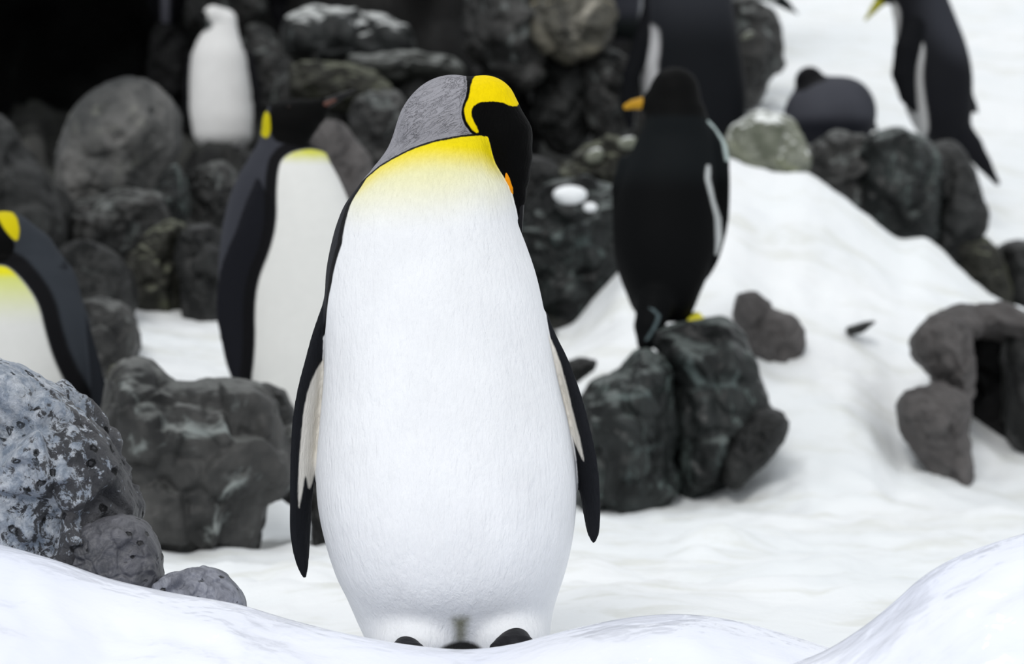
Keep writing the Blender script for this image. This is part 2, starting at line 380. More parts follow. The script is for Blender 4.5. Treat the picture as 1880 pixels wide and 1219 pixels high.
def mat_lit_side():
    t = NT('lit_side_basalt')
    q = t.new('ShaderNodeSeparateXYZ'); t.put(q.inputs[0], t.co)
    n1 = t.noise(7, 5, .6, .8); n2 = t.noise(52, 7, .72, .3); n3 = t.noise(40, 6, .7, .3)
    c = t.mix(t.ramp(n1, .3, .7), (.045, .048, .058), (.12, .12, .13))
    # light on the upper left, painted in as pale blue-white
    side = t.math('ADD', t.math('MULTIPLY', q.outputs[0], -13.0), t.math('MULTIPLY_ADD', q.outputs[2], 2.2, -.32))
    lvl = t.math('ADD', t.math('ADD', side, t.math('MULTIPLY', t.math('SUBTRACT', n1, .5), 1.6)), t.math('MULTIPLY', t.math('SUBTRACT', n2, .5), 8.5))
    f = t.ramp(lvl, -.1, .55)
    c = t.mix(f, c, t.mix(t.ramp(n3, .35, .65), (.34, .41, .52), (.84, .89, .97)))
    vo = t.new('ShaderNodeTexVoronoi', feature='F1'); t.put(vo.inputs['Vector'], t.co); vo.inputs['Scale'].default_value = 30
    pit = t.ramp(t.math('ADD', vo.outputs['Distance'], t.math('MULTIPLY', t.math('SUBTRACT', n2, .5), .5)), .08, .22)
    c = t.mix(t.math('MULTIPLY', t.ramp(n3, .5, .58), t.math('SUBTRACT', 1.0, pit)), c, (.012, .013, .018))
    b = t.bump(n2, 1.0, .022); b = t.bump(pit, .7, .008, b); b = t.bump(t.noise(110, 4, .6, .6), .6, .0025, b)
    return t.set(Base_Color=c, Roughness=.42, Normal=b)
def mat_pitted(name, a, b_):
    t = NT(name)
    n1 = t.noise(14, 6, .65, 1.2); n2 = t.noise(60, 4, .6, .5)
    c = t.mix(t.ramp(n1, .35, .65), a, b_)
    vo = t.new('ShaderNodeTexVoronoi', feature='F1'); mp = t.new('ShaderNodeMapping'); t.put(mp.inputs[0], t.co); mp.inputs['Scale'].default_value = (1, 1, 1.5)
    t.put(vo.inputs['Vector'], mp.outputs[0]); vo.inputs['Scale'].default_value = 34
    pit = t.ramp(t.math('ADD', vo.outputs['Distance'], t.math('MULTIPLY', t.math('SUBTRACT', n1, .5), .9)), .10, .2)
    c = t.mix(pit, (.008, .008, .010), c)
    b = t.bump(pit, .8, .006); b = t.bump(n1, .7, .01, b); b = t.bump(n2, .5, .003, b)
    return t.set(Base_Color=c, Roughness=.5, Normal=b)
M_R['lit_side'] = mat_lit_side(); M_R['pit'] = mat_pitted('pitted_basalt', (.055, .056, .064), (.12, .12, .135)); M_R['pit2'] = mat_pitted('pale_pitted_basalt', (.11, .115, .14), (.30, .31, .36))
M_R['snow'] = M_SNOW2
M_R['bank'] = mat_rock('bank_rock', (.010, .0102, .010), (.05, .05, .047), (.2, .21, .2), .5, 5, .55, .15, (.14, .15, .13))

def rock(poly, Y, T, mat, label, n=60, rough=1.0, cat='rock', name='boulder', seed=None, squash=1.0, group=None, facet=1.0, sink=0):
    p = np.array(poly, float)
    if sink:
        lo = p[:, 1].max(); m = np.clip((p[:, 1] - (lo - .3 * np.ptp(p[:, 1]))) / (.3 * np.ptp(p[:, 1])), 0, 1); p[:, 1] += sink * m ** .5
    p = chaikin(p, 1)
    if facet >= 1:   # broken outline
        q = np.roll(p, -1, 0); p = np.stack([p, (p + q) / 2], 1).reshape(-1, 2); sz = np.ptp(p, 0).max()
        nn = np.concatenate([p / sz * 5, np.full((len(p), 1), Y)], 1)
        p = p + sz * .035 * np.stack([perlin(nn), perlin(nn + 31)], 1)
    p = chaikin(p, 1); x = wx(p[:, 0], Y); z = wz(p[:, 1], Y); P2 = np.stack([x, z], 1)
    w_, h_ = np.ptp(x), np.ptp(z); size = max(w_, h_); h = size / n
    rr = random.Random(label); sd = np.array([rr.uniform(0, 90) for _ in range(3)])
    pad = 3 * h
    gx = np.arange(x.min() - pad, x.max() + pad, h); gz = np.arange(z.min() - pad, z.max() + pad, h); gy = np.arange(-T - pad, T + pad, h)
    s2 = polysd(*np.meshgrid(gx, gz, indexing='ij'), P2)
    s2 = blur(blur(s2, 0, 2), 1, 2)
    R = T * .72
    q0 = np.maximum(s2 + R, 0)[:, None, :]; y = np.maximum(np.abs(gy) - (T - R), 0)[None, :, None]
    G = np.sqrt(q0 ** 2 + y ** 2) - R
    V, Q = nets(G, (gx[0], gy[0], gz[0]), h)
    N = normals(V, Q); U = V / size * 3 + sd
    Wp = U * 1.25 + .28 * np.stack([perlin(U), perlin(U + 9), perlin(U + 21)], 1)
    f1, f2, fa = facets(Wp); g1, g2, ga = facets(Wp * 2.3 + 5)
    crev = np.exp(-((f2 - f1) / .09) ** 2)
    d = size * rough * (.045 * fbm(U * .9, 5) + .095 * facet * fa + .036 * facet * ga + .014 * ridged(U * 2.2, 4) - .03 * facet * crev)
    edge = np.abs(N[:, 1]) * .75 + .25
    V = V + N * (d * edge)[:, None]
    V[:, 1] *= squash; V[:, 1] += Y
    org = (float(x.mean()), Y, float(V[:, 2].min()))
    o = link(name, make_mesh(name, V, Q, M_R[mat], org), org)
    return tag(o, label, cat, group)

# in focus, front left
rock([(-90,660),(0,666),(45,680),(92,712),(140,752),(185,782),(216,798),(232,850),(244,900),(252,950),(256,1000),(240,1080),(100,1110),(-90,1080)], 5.1, .15, 'lit_side', 'large frosted basalt boulder in sharp focus at the left edge', 150, .9)  # frosted look: light on the upper left painted into the colour
rock([(120,1010),(150,972),(190,948),(235,944),(268,962),(290,995),(298,1040),(292,1095),(200,1110),(120,1080)], 5.0, .075, 'pit', 'round pitted dark stone against the foot of the frosted boulder', 110, .5, sink=10)  # frosted boulder: the one with light painted on its left
rock([(255,1110),(290,1062),(330,1043),(380,1041),(412,1054),(436,1080),(458,1112),(440,1150),(270,1150)], 4.97, .055, 'pit2', 'small pale grey stone half sunk behind the ice ridge', 100, .55)
# middle left
rock([(185,700),(215,672),(258,666),(290,690),(335,705),(420,706),(470,706),(500,730),(525,775),(545,800),(552,860),(535,905),(512,912),(482,920),(472,960),(470,995),(425,1012),(340,1016),(275,1008),(225,965),(195,890)], 7.3, .20, 'grey', 'broad grey-brown boulder behind the frosted rock, below the upright penguin', 90, .7, sink=30)  # frosted rock: its pale side is painted light
rock([(500,800),(545,772),(600,800),(640,900),(622,1000),(598,1022),(580,1000),(576,945),(548,930),(512,905),(495,860)], 7.45, .12, 'grey', 'grey rock showing through beside the left flipper of the front penguin', 60, .6, sink=20)
rock([(430,745),(440,712),(480,700),(515,712),(545,760),(550,800),(500,800),(450,790)], 7.75, .08, 'dark', 'dark low stone at the foot of the penguin with its beak raised', 50, .6)
# centre right boulder in two halves
rock([(1040,925),(1050,800),(1058,740),(1080,710),(1130,690),(1150,655),(1190,640),(1222,650),(1232,720),(1240,820),(1238,900),(1170,915),(1100,928)], 9.0, .26, 'wet', 'left half of the split boulder, dark and wet, left of its crevice', 80, .7, sink=30)
rock([(1222,650),(1195,612),(1230,592),(1290,586),(1340,592),(1372,630),(1400,690),(1416,735),(1400,790),(1370,850),(1320,880),(1262,896),(1238,900),(1232,760)], 9.1, .27, 'wet', 'right half of the split boulder, streaked pale green, under the gentoo feet', 85, .7, sink=35)
rock([(1350,790),(1370,765),(1400,750),(1440,755),(1452,782),(1432,822),(1390,852),(1330,880),(1320,840)], 8.9, .10, 'dark', 'dark knob at the lower right of the split boulder', 55, .7, sink=30)
rock([(1345,565),(1355,540),(1382,535),(1402,552),(1425,570),(1460,580),(1478,605),(1470,640),(1440,662),(1405,655),(1370,640),(1352,610)], 9.80, .10, 'brown', 'small brownish stone on the snow slope right of the standing gentoo', 60, .7, sink=30)
rock([(1040,662),(1070,655),(1100,662),(1085,685),(1050,700),(1030,680)], 9.3, .06, 'dark', 'small dark stone in the snow behind the right flipper', 40, .6, sink=12)
rock([(1548,603),(1580,592),(1612,588),(1596,602),(1568,610)], 9.98, .04, 'dark', 'thin sliver of dark rock poking through the snow slope', 50, .5, sink=8)
# right lower cluster
rock([(1675,625),(1690,590),(1730,570),(1775,595),(1790,650),(1784,720),(1760,740),(1722,705),(1695,680),(1680,655)], 9.5, .20, 'brown', 'upper brown rock left of the dark hollow at the right edge', 60, .8, sink=10)
rock([(1650,728),(1690,712),(1725,698),(1760,715),(1782,760),(1776,810),(1768,872),(1740,866),(1700,842),(1668,818),(1655,775)], 9.32, .16, 'brown', 'lower brown rock at the snow edge left of the dark hollow', 60, .8, sink=35)
rock([(1700,592),(1745,562),(1800,556),(1850,562),(1900,580),(1960,640),(1960,700),(1900,650),(1840,610),(1780,625),(1740,625)], 9.62, .2, 'brown', 'arched brown rock roofing the dark hollow at the right edge', 70, .7)
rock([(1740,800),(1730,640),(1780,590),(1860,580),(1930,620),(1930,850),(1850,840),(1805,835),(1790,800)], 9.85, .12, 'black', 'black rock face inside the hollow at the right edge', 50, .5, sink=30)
rock([(1835,640),(1850,590),(1960,600),(1960,845),(1872,832),(1850,760)], 9.62, .12, 'dark', 'dark grey rock closing the hollow at the very right edge', 50, .7, sink=30)
# behind the crest
rock([(1465,300),(1485,272),(1510,250),(1560,244),(1600,248),(1625,300),(1630,380),(1600,440),(1540,420),(1480,370)], 11.9, .20, 'grey', 'grey rock under the resting penguin behind the snow crest', 60, .8)
rock([(1570,290),(1590,252),(1640,240),(1690,246),(1720,275),(1728,340),(1720,470),(1650,480),(1590,430)], 11.8, .20, 'wet', 'dark wet rock between the resting penguin and the bowing gentoo', 60, .8)
rock([(1690,285),(1715,258),(1755,262),(1778,295),(1798,345),(1812,392),(1802,432),(1770,480),(1700,500),(1690,400)], 11.9, .20, 'dark', 'dark rounded rock under the feet of the bowing gentoo', 60, .8)
rock([(1740,450),(1775,430),(1810,436),(1830,455),(1850,520),(1860,600),(1790,570),(1745,500)], 11.9, .16, 'olive', 'moss stained rock at the right beyond the snow crest', 55, .8)
rock([(1825,460),(1860,440),(1960,450),(1960,640),(1870,630),(1830,560)], 12.0, .16, 'dark', 'dark rock at the right edge beyond the snow crest', 50, .8)
rock([(1325,260),(1350,225),(1385,205),(1440,208),(1470,240),(1490,285),(1480,330),(1400,330),(1335,300)], 11.5, .14, 'snowy', 'snow dusted mossy rock left of the resting penguin', 60, .7)
rock([(1330,30),(1355,5),(1400,5),(1425,35),(1432,80),(1444,128),(1412,132),(1398,184),(1350,215),(1320,120)], 13.6, .25, 'grey', 'tall dark rock right of the broad king penguin at the top', 60, .8)
rock([(1358,72),(1364,65),(1376,56),(1385,59),(1382,66),(1368,73)], 13.25, .015, 'snowy', 'tiny pale pebble on the tall dark rock at the top', 24, .4, facet=.4, name='pebble', cat='pebble')
# centre rocks
rock([(940,420),(965,372),(1000,345),(1060,332),(1110,345),(1155,370),(1165,450),(1145,510),(1105,560),(1062,602),(1012,628),(975,560),(940,480)], 10.6, .24, 'wet', 'mottled green-grey boulder left of the standing gentoo', 75, .9, sink=30)
rock([(985,350),(1030,310),(1075,268),(1130,248),(1175,256),(1185,330),(1130,372),(1050,362)], 11.2, .16, 'olive', 'mossy rock with pale patches beside the gentoo shoulder', 60, .9)
rock([(1013,354),(1028,343),(1050,340),(1072,346),(1080,358),(1068,372),(1040,376),(1020,368)], 10.25, .05, 'snow', 'small oval snow clump lying on the green-grey boulder', 40, .4, facet=.4, cat='snow clump', name='snow_clump')
rock([(1068,378),(1080,370),(1098,376),(1094,388),(1076,390)], 10.25, .025, 'snow', 'tiny snow clump right of the oval one', 24, .4, facet=.4, cat='snow clump', name='snow_clump')
rock([(1070,285),(1098,268),(1112,282),(1100,300),(1078,302)], 11.05, .03, 'snowy', 'snow patch high on the mossy rock beside the gentoo', 28, .4, facet=.4, cat='snow clump', name='snow_clump')
rock([(1130,262),(1150,250),(1170,252),(1168,272),(1140,276)], 11.0, .03, 'snowy', 'snow patch touching the left shoulder of the gentoo', 28, .4, facet=.4, cat='snow clump', name='snow_clump')
rock([(850,40),(870,-40),(990,-60),(1010,60),(1000,150),(965,165),(900,120),(860,105)], 12.8, .26, 'grey', 'dark blue-grey rock above the bowed penguin head', 60, .9)
rock([(975,-30),(1050,-70),(1120,-40),(1128,60),(1105,100),(1050,118),(1000,105),(970,60)], 12.7, .22, 'tan', 'lichen covered tan rock at the top centre', 60, 1.0)
rock([(990,110),(1050,100),(1085,110),(1090,200),(1080,270),(1030,290),(990,260),(980,180)], 12.9, .20, 'dark', 'dark upright rock column below the tan rock', 60, .9)
rock([(1070,110),(1110,88),(1150,98),(1165,180),(1155,250),(1100,275),(1075,220)], 12.8, .2, 'grey', 'grey upright rock column left of the black flipper', 60, .9)
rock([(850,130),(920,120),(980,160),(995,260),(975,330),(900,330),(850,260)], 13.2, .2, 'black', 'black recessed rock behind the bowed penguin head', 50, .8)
rock([(930,330),(960,290),(1010,290),(1030,320),(1000,370),(950,420),(930,400)], 11.0, .12, 'dark', 'low dark rock right of the penguin beak', 45, .8)
rock([(630,118),(650,102),(700,97),(780,98),(838,106),(858,130),(848,152),(780,150),(700,160),(640,150)], 12.4, .14, 'slab', 'flat rock slab with a pale top edge left of the bowed head', 60, .5)
rock([(515,95),(520,45),(545,24),(600,20),(660,24),(715,28),(752,48),(768,92),(740,112),(640,118),(560,112)], 13.0, .18, 'lit_top', 'broad boulder with a white frosted top at the top left centre', 65, .7)  # frosted top: a lit top painted white
rock([(520,130),(560,115),(640,118),(700,150),(740,170),(700,220),(600,200),(540,180)], 12.2, .16, 'olive', 'olive stained rock under the frosted boulder', 55, .8)  # frosted boulder above: its white top is painted light
rock([(560,250),(590,222),(625,225),(655,260),(690,310),(695,360),(640,400),(600,330)], 10.2, .12, 'brown', 'brownish rock right of the raised penguin head', 55, .8)
rock([(640,190),(700,160),(745,180),(760,260),(720,320),(680,320),(645,260)], 11.6, .16, 'grey', 'grey rock between the raised beak and the grey nape', 50, .9)
rock([(690,150),(800,140),(870,150),(880,260),(800,300),(720,260)], 12.5, .2, 'dark', 'dark rock hidden behind the grey nape', 40, .8)
rock([(105,300),(122,232),(158,186),(198,156),(243,143),(288,153),(318,183),(332,225),(328,285),(285,330),(262,385),(190,420),(115,405)], 10.6, .26, 'pale', 'big smooth pale rounded boulder at the left', 75, .75, facet=.6)
rock([(-90,180),(0,212),(38,262),(95,330),(118,380),(130,480),(100,540),(-90,540)], 10.0, .26, 'dark', 'dark sloping rock at the left edge above the penguin nape', 60, .8)
rock([(110,400),(160,362),(240,345),(300,350),(318,390),(290,450),(235,500),(180,540),(125,500)], 10.2, .2, 'grey', 'grey lumpy rock below the pale rounded boulder', 60, .9)
rock([(238,470),(280,420),(335,395),(350,470),(345,560),(325,600),(290,585),(250,580),(220,540)], 9.9, .15, 'olive', 'dark olive rock above the left end of the snow patch', 55, .9)
rock([(325,440),(350,415),(405,415),(420,500),(418,600),(400,622),(375,600),(345,598),(330,540)], 9.8, .14, 'dark', 'dark rock left of the long black flipper', 55, .9)
rock([(300,320),(330,300),(345,340),(345,400),(320,430),(280,420),(262,385)], 10.3, .12, 'wet', 'small wet rock with pale glints under the pale boulder', 45, .9)
rock([(340,330),(380,300),(430,300),(440,370),(410,420),(350,420)], 10.8, .16, 'grey', 'grey rock left of the penguin shoulder', 50, .9)
rock([(335,305),(352,284),(400,280),(460,280),(490,292),(500,350),(440,380),(350,350)], 13.5, .25, 'dark', 'dark ledge under the small white-fronted penguin', 50, .8)
rock([(440,90),(455,50),(490,55),(530,100),(560,160),(560,230),(500,230),(455,180)], 14.05, .2, 'grey', 'leaning grey rock right of the small white-fronted penguin', 50, .9)
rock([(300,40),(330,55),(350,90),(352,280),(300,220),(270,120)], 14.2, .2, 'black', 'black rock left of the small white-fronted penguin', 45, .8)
rock([(330,-20),(345,-60),(490,-60),(490,15),(470,40),(440,60),(360,60),(340,50)], 14.6, .2, 'grey', 'dark grey rock behind the head of the small white-fronted penguin', 45, .8)
rock([(145,560),(180,545),(235,560),(252,600),(250,650),(235,690),(190,700),(150,660)], 8.9, .12, 'grey', 'grey rock at the left end of the snow patch', 50, .8)
rock([(100,470),(150,440),(220,460),(250,540),(240,600),(180,640),(120,560)], 9.5, .16, 'dark', 'dark rock behind the back of the left edge penguin', 50, .9)
rock([(200,676),(230,664),(275,668),(300,690),(300,715),(230,715),(195,700)], 7.45, .07, 'olive', 'low tan topped stone on the left end of the broad grey boulder', 40, .7)

def rock_bank():
    cols = [(-700, 520, 400, 320), (60, 520, 400, 320), (240, 575, 440, 330), (420, 590, 440, 300), (600, 600, 430, 300), (900, 610, 420, 310), (1000, 600, 440, 310), (1050, 620, 450, 310), (1100, 680, 460, 310), (1130, 700, 440, 310), (1185, 720, 440, 330), (1250, 700, 700, 600)]
    px = np.arange(-700, 1251, 7.0); ys = np.arange(9.7, 15.6, .045)
    c = [k[0] for k in cols]; A = [np.interp(px, c, [k[j] for k in cols]) for j in (1, 2, 3)]
    Z = np.stack([np.interp(ys, [9.7, 10.0, 10.15, 11.2, 13.3, 15.6], [-.2, float(wz(a + 60, 10.0)), float(wz(a, 10.15)), float(wz(b_, 11.2)), float(wz(c_, 13.3)), float(wz(c_ - 90, 15.6))]) for a, b_, c_ in zip(*A)], 1)
    X = (px[None, :] - CX) / F * ys[:, None]; Yy = ys[:, None] + 0 * X
    P = np.stack([X, Yy, Z], -1).reshape(-1, 3); f1, f2, fa = facets(P * 3.2); g1, g2, ga = facets(P * 7 + 3)
    P[:, 2] += .06 * fbm(P * 2.5, 5) + .10 * fa + .03 * ga - .06 * np.exp(-((f2 - f1) / .1) ** 2)
    P[:, 1] -= .10 * fbm(P * 3.1 + 4, 4)
    i = np.arange(len(P)).reshape(X.shape); Q = np.stack([i[:-1, :-1], i[:-1, 1:], i[1:, 1:], i[1:, :-1]], -1).reshape(-1, 4)
    tag(link('rock_bank', make_mesh('rock_bank', P, Q, M_R['bank'])), kind='structure')
rock_bank()

# cave wall behind everything on the left, with an overhang added above view to shade it
def cave_wall():
    h = .09
    gx = np.arange(-3.6, 1.08, h); gz = np.arange(-.2, 4.2, h); V = []; 
    X, Z = np.meshgrid(gx, gz, indexing='ij')
    Y = 15.2 + .35 * X * 0 + 0 * Z
    over = np.clip(Z - 1.95, 0, 9); Y = Y - 1.9 * over ** 1.0 * sm(-1.1, -2.1, X)        # leans forward above
    Y = Y + 1.6 * np.exp(-((X + 2.05) / .75) ** 2 - ((Z - 1.7) / .8) ** 2)           # dark recess
    Y = Y + .9 * sm(.95, 1.5, X)
    P = np.stack([X, Y, Z], -1).reshape(-1, 3)
    f1, f2 = worley(P * 1.6); d = .22 * fbm(P * 1.2, 4) + .25 * np.clip(f2 - f1, 0, .6) + .06 * ridged(P * 3, 3)
    P[:, 1] -= d; P[:, 0] += .1 * fbm(P * 1.7 + 7, 3)
    i = np.arange(len(P)).reshape(X.shape)
    Q = np.stack([i[:-1, :-1], i[1:, :-1], i[1:, 1:], i[:-1, 1:]], -1).reshape(-1, 4)
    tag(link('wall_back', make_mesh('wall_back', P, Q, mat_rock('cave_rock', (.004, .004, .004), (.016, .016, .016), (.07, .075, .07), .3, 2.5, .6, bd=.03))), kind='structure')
cave_wall()

# ------------------------------------------------------------------ penguins
def smin(a, b, k):
    if k <= 0: return np.minimum(a, b)
    h = np.clip(.5 + .5 * (b - a) / k, 0, 1)
    return b + (a - b) * h - k * h * (1 - h)
class Bird:
    def __init__(s, Y, h, x0, x1, y0, y1, depth=.26):
        """x0..y1: photo pixel box; h: voxel size"""
        s.Y = Y; s.u = Y / F; s.h = h
        s.ax = np.arange(wx(x0, Y), wx(x1, Y), h, dtype=np.float32)[:, None, None]
        s.ay = np.arange(-depth, depth, h, dtype=np.float32)[None, :, None]
        s.az = np.arange(wz(y1, Y), wz(y0, Y), h, dtype=np.float32)[None, None, :]
        s.d = None; s.defs = {}
        s.org = (float(wx((x0 + x1) / 2, Y)), Y, float(s.az.min()))
    def x(s, v): return float(wx(v, s.Y))
    def z(s, v): return float(wz(v, s.Y))
    def body(s, rows, k=0.0, name='body'):
        """rows (py, xL, xR, front depth, back depth)"""
        r = np.array(rows, float); z = wz(r[:, 0], s.Y)[::-1]; L = wx(r[:, 1], s.Y)[::-1]; R = wx(r[:, 2], s.Y)[::-1]
        def f(X, Yy, Z):
            Zc = np.clip(Z, z[0], z[-1]); l = cubic(z, L, Zc); q = cubic(z, R, Zc)
            fr = np.maximum(cubic(z, r[::-1, 3], Zc), .005); bk = np.maximum(cubic(z, r[::-1, 4], Zc), .005)
            c = (l + q) / 2; rx = np.maximum((q - l) / 2, .002); ry = np.where(Yy < 0, fr, bk)
            kk = (np.abs((X - c) / rx) ** 2.15 + np.abs(Yy / ry) ** 2.15) ** (1 / 2.15)
            d = (kk - 1) * np.minimum(rx, ry)
            return np.maximum(d, np.maximum(Z - z[-1], z[0] - Z)) if True else d
        return s.add(f, k, name)
    def chain(s, pts, k=.02, name=None, ys=1.0):
        """pts (px, py, depth m, radius px)"""
        P = [(s.x(a), c, s.z(b), r * s.u) for a, b, c, r in pts]; kin = .006 if max(p[3] for p in P) > .02 else .0005
        def f(X, Yy, Z):
            out = None
            for (ax, ay, az, ra), (bx, by, bz, rb) in (zip(P[:-1], P[1:]) if len(P) > 1 else [(P[0], (P[0][0] + 1e-4, *P[0][1:]))]):
                ex, ey, ez = bx - ax, (by - ay) / ys, bz - az; L2 = ex*ex + ey*ey + ez*ez
                vx, vy, vz = X - ax, (Yy - ay) / ys, Z - az
                t = np.clip((vx * ex + vy * ey + vz * ez) / L2, 0, 1)
                d = np.sqrt((vx - t*ex)**2 + (vy - t*ey)**2 + (vz - t*ez)**2) - (ra + (rb - ra) * t)
                out = d if out is None else smin(out, d, kin)
            return out
        return s.add(f, k, name)
    def ell(s, px, py, y, rx, ry, rz, k=.02, name=None, tilt=0.0):
        c = (s.x(px), y, s.z(py)); rx *= s.u; rz *= s.u; ct, st = math.cos(tilt), math.sin(tilt)
        def f(X, Yy, Z):
            a, b, c2 = X - c[0], Yy - c[1], Z - c[2]; a, c2 = a * ct + c2 * st, -a * st + c2 * ct
            kk = np.sqrt((a / rx) ** 2 + (b / ry) ** 2 + (c2 / rz) ** 2); return (kk - 1) * min(rx, ry, rz)
        return s.add(f, k, name)
    def flipper(s, rows, ang, dy, k=.01, name='flipper', side=-1, th=.008):
        """rows (py, centre px, visible half width px); ang: how far the blade turns from edge-on (rad)
        side -1: on photo left. the front edge is the outer one"""
        r = np.array(rows, float); z = wz(r[:, 0], s.Y)[::-1]; cxx = wx(r[:, 1], s.Y)[::-1]; hc = (r[:, 2] * s.u)[::-1]
        sa, ca = math.sin(ang), math.cos(ang)
        def f(X, Yy, Z):
            Zc = np.clip(Z, z[0], z[-1]); c = cubic(z, cxx, Zc); hv = np.maximum(cubic(z, hc, Zc), .001)
            t = np.minimum(th, hv * .9); h2 = np.maximum(hv - t * .5, .0008) / sa
            a, b = X - c, Yy - dy
            u_ = a * sa * (-side) + b * ca; v_ = a * ca * (-side) - b * sa
            kk = np.sqrt((u_ / h2) ** 2 + (v_ / t) ** 2)
            return np.maximum((kk - 1) * t, np.maximum(Z - z[-1], z[0] - Z))
        return s.add(f, k, name)
    def add(s, f, k, name):
        d = f(s.ax, s.ay, s.az).astype(np.float32)
        s.d = d if s.d is None else smin(s.d, d, k)
        if name: s.defs.setdefault(name, []).append(f)
        return s
    def mesh(s):
        s.V, s.Q = nets(s.d, (s.ax.min(), s.ay.min(), s.az.min()), s.h); s.d = None
        for _ in range(1):   # light smoothing
            E = np.concatenate([s.Q[:, [0, 1]], s.Q[:, [1, 2]], s.Q[:, [2, 3]], s.Q[:, [3, 0]]])
            n = np.bincount(E[:, 0], minlength=len(s.V)) ; A = np.zeros_like(s.V)
            for c in range(3): A[:, c] = np.bincount(E[:, 0], s.V[E[:, 1], c], len(s.V))
            s.V = np.where(n[:, None] > 0, .5 * s.V + .5 * A / np.maximum(n, 1)[:, None], s.V)
        s.N = normals(s.V, s.Q)
        s.px = s.V[:, 0] / s.u + CX; s.py = (EYE - s.V[:, 2]) / s.u + CY; s.y = s.V[:, 1]
        return s
    def dist(s, name):
        out = None
        for f in s.defs[name]:
            d = f(s.V[:, 0], s.V[:, 1], s.V[:, 2]) / s.u; out = d if out is None else np.minimum(out, d)
        return out
    def poly(s, p, n=2): return -polysd(s.px, s.py, chaikin(p, n))
    def build(s, name, label, base, layers, cat='penguin', group=None, **kw):
        attrs = {a: np.clip(v, -200, 200) for a, v, c, sf in layers}
        V = s.V.copy(); V[:, 1] += s.Y
        m = mat_plumage(name + '_plumage', base, [(a, c, sf) for a, v, c, sf in layers], s.u, **kw)
        root = bpy.data.objects.new(name, None); COL.objects.link(root); root.location = s.org
        tag(root, label, cat, group)
        me = make_mesh('body', V, s.Q, m, s.org, attrs)
        link('body', me, (0, 0, 0), root)
        s.root = root; return s
    def part(s, name, pts, mat, k=.0, h=None, label=None, ys=1.0, parent=None, extra=None):
        """a small blended part from one or more chains"""
        chains = pts if isinstance(pts[0], list) else [pts]
        allp = [p for c in chains for p in c]; R = max(p[3] for p in allp) + 3
        h = h or s.u * R / 12
        b = Bird(s.Y, h, min(p[0] for p in allp) - R - 4, max(p[0] for p in allp) + R + 4, min(p[1] for p in allp) - R - 4, max(p[1] for p in allp) + R + 4)
        dy0 = min(p[2] for p in allp) - R * s.u * max(1, ys) - 3 * h; dy1 = max(p[2] for p in allp) + R * s.u * max(1, ys) + 3 * h
        b.ay = np.arange(dy0, dy1, h, dtype=np.float32)[None, :, None]
        for c in chains: b.chain(c, k, None, ys)
        b.mesh(); V = b.V.copy(); V[:, 1] += s.Y
        par = parent or s.root; off = np.array(s.org)
        o = link(name, make_mesh(name, V, b.Q, mat, off), (0, 0, 0), par)
        if label: o['label'] = label
        return o
    def hold(s): return s

M_BEAK = mat_plain('black_beak', (.006, .006, .007), .3)
M_ORANGE = mat_plain('orange_beak', (.85, .30, .003), .4)
M_PINK = mat_plain('dull_pink_beak', (.10, .045, .035), .45)
M_GOLD = mat_plain('amber_beak', (.45, .24, .015), .45)
M_YFOOT = mat_plain('yellow_foot', (.75, .68, .05), .5, .3)
M_BFOOT = mat_plain('black_foot', (.012, .012, .014), .55, .5)
M_EYE = mat_plain('dark_eye', (.01, .006, .005), .08)

BLACK = (.006, .0062, .007); SLATE = (.028, .029, .034); WHITE = (.86, .865, .87)

def foot(b, px, py, dy, r, mat, sgn=1, L=.075, name='foot'):
    """three-toed webbed foot pointing at the camera"""
    u = b.u; t = []
    for a in (-.45, 0, .45):
        dx = math.sin(a) * L / u
        t.append([(px, py, dy, r), (px + dx * .6, py + 3, dy - L * .6, r * .75), (px + dx, py + 6, dy - L * math.cos(a), r * .5)])
    return b.part(name, t, mat, k=.012, ys=1.0)

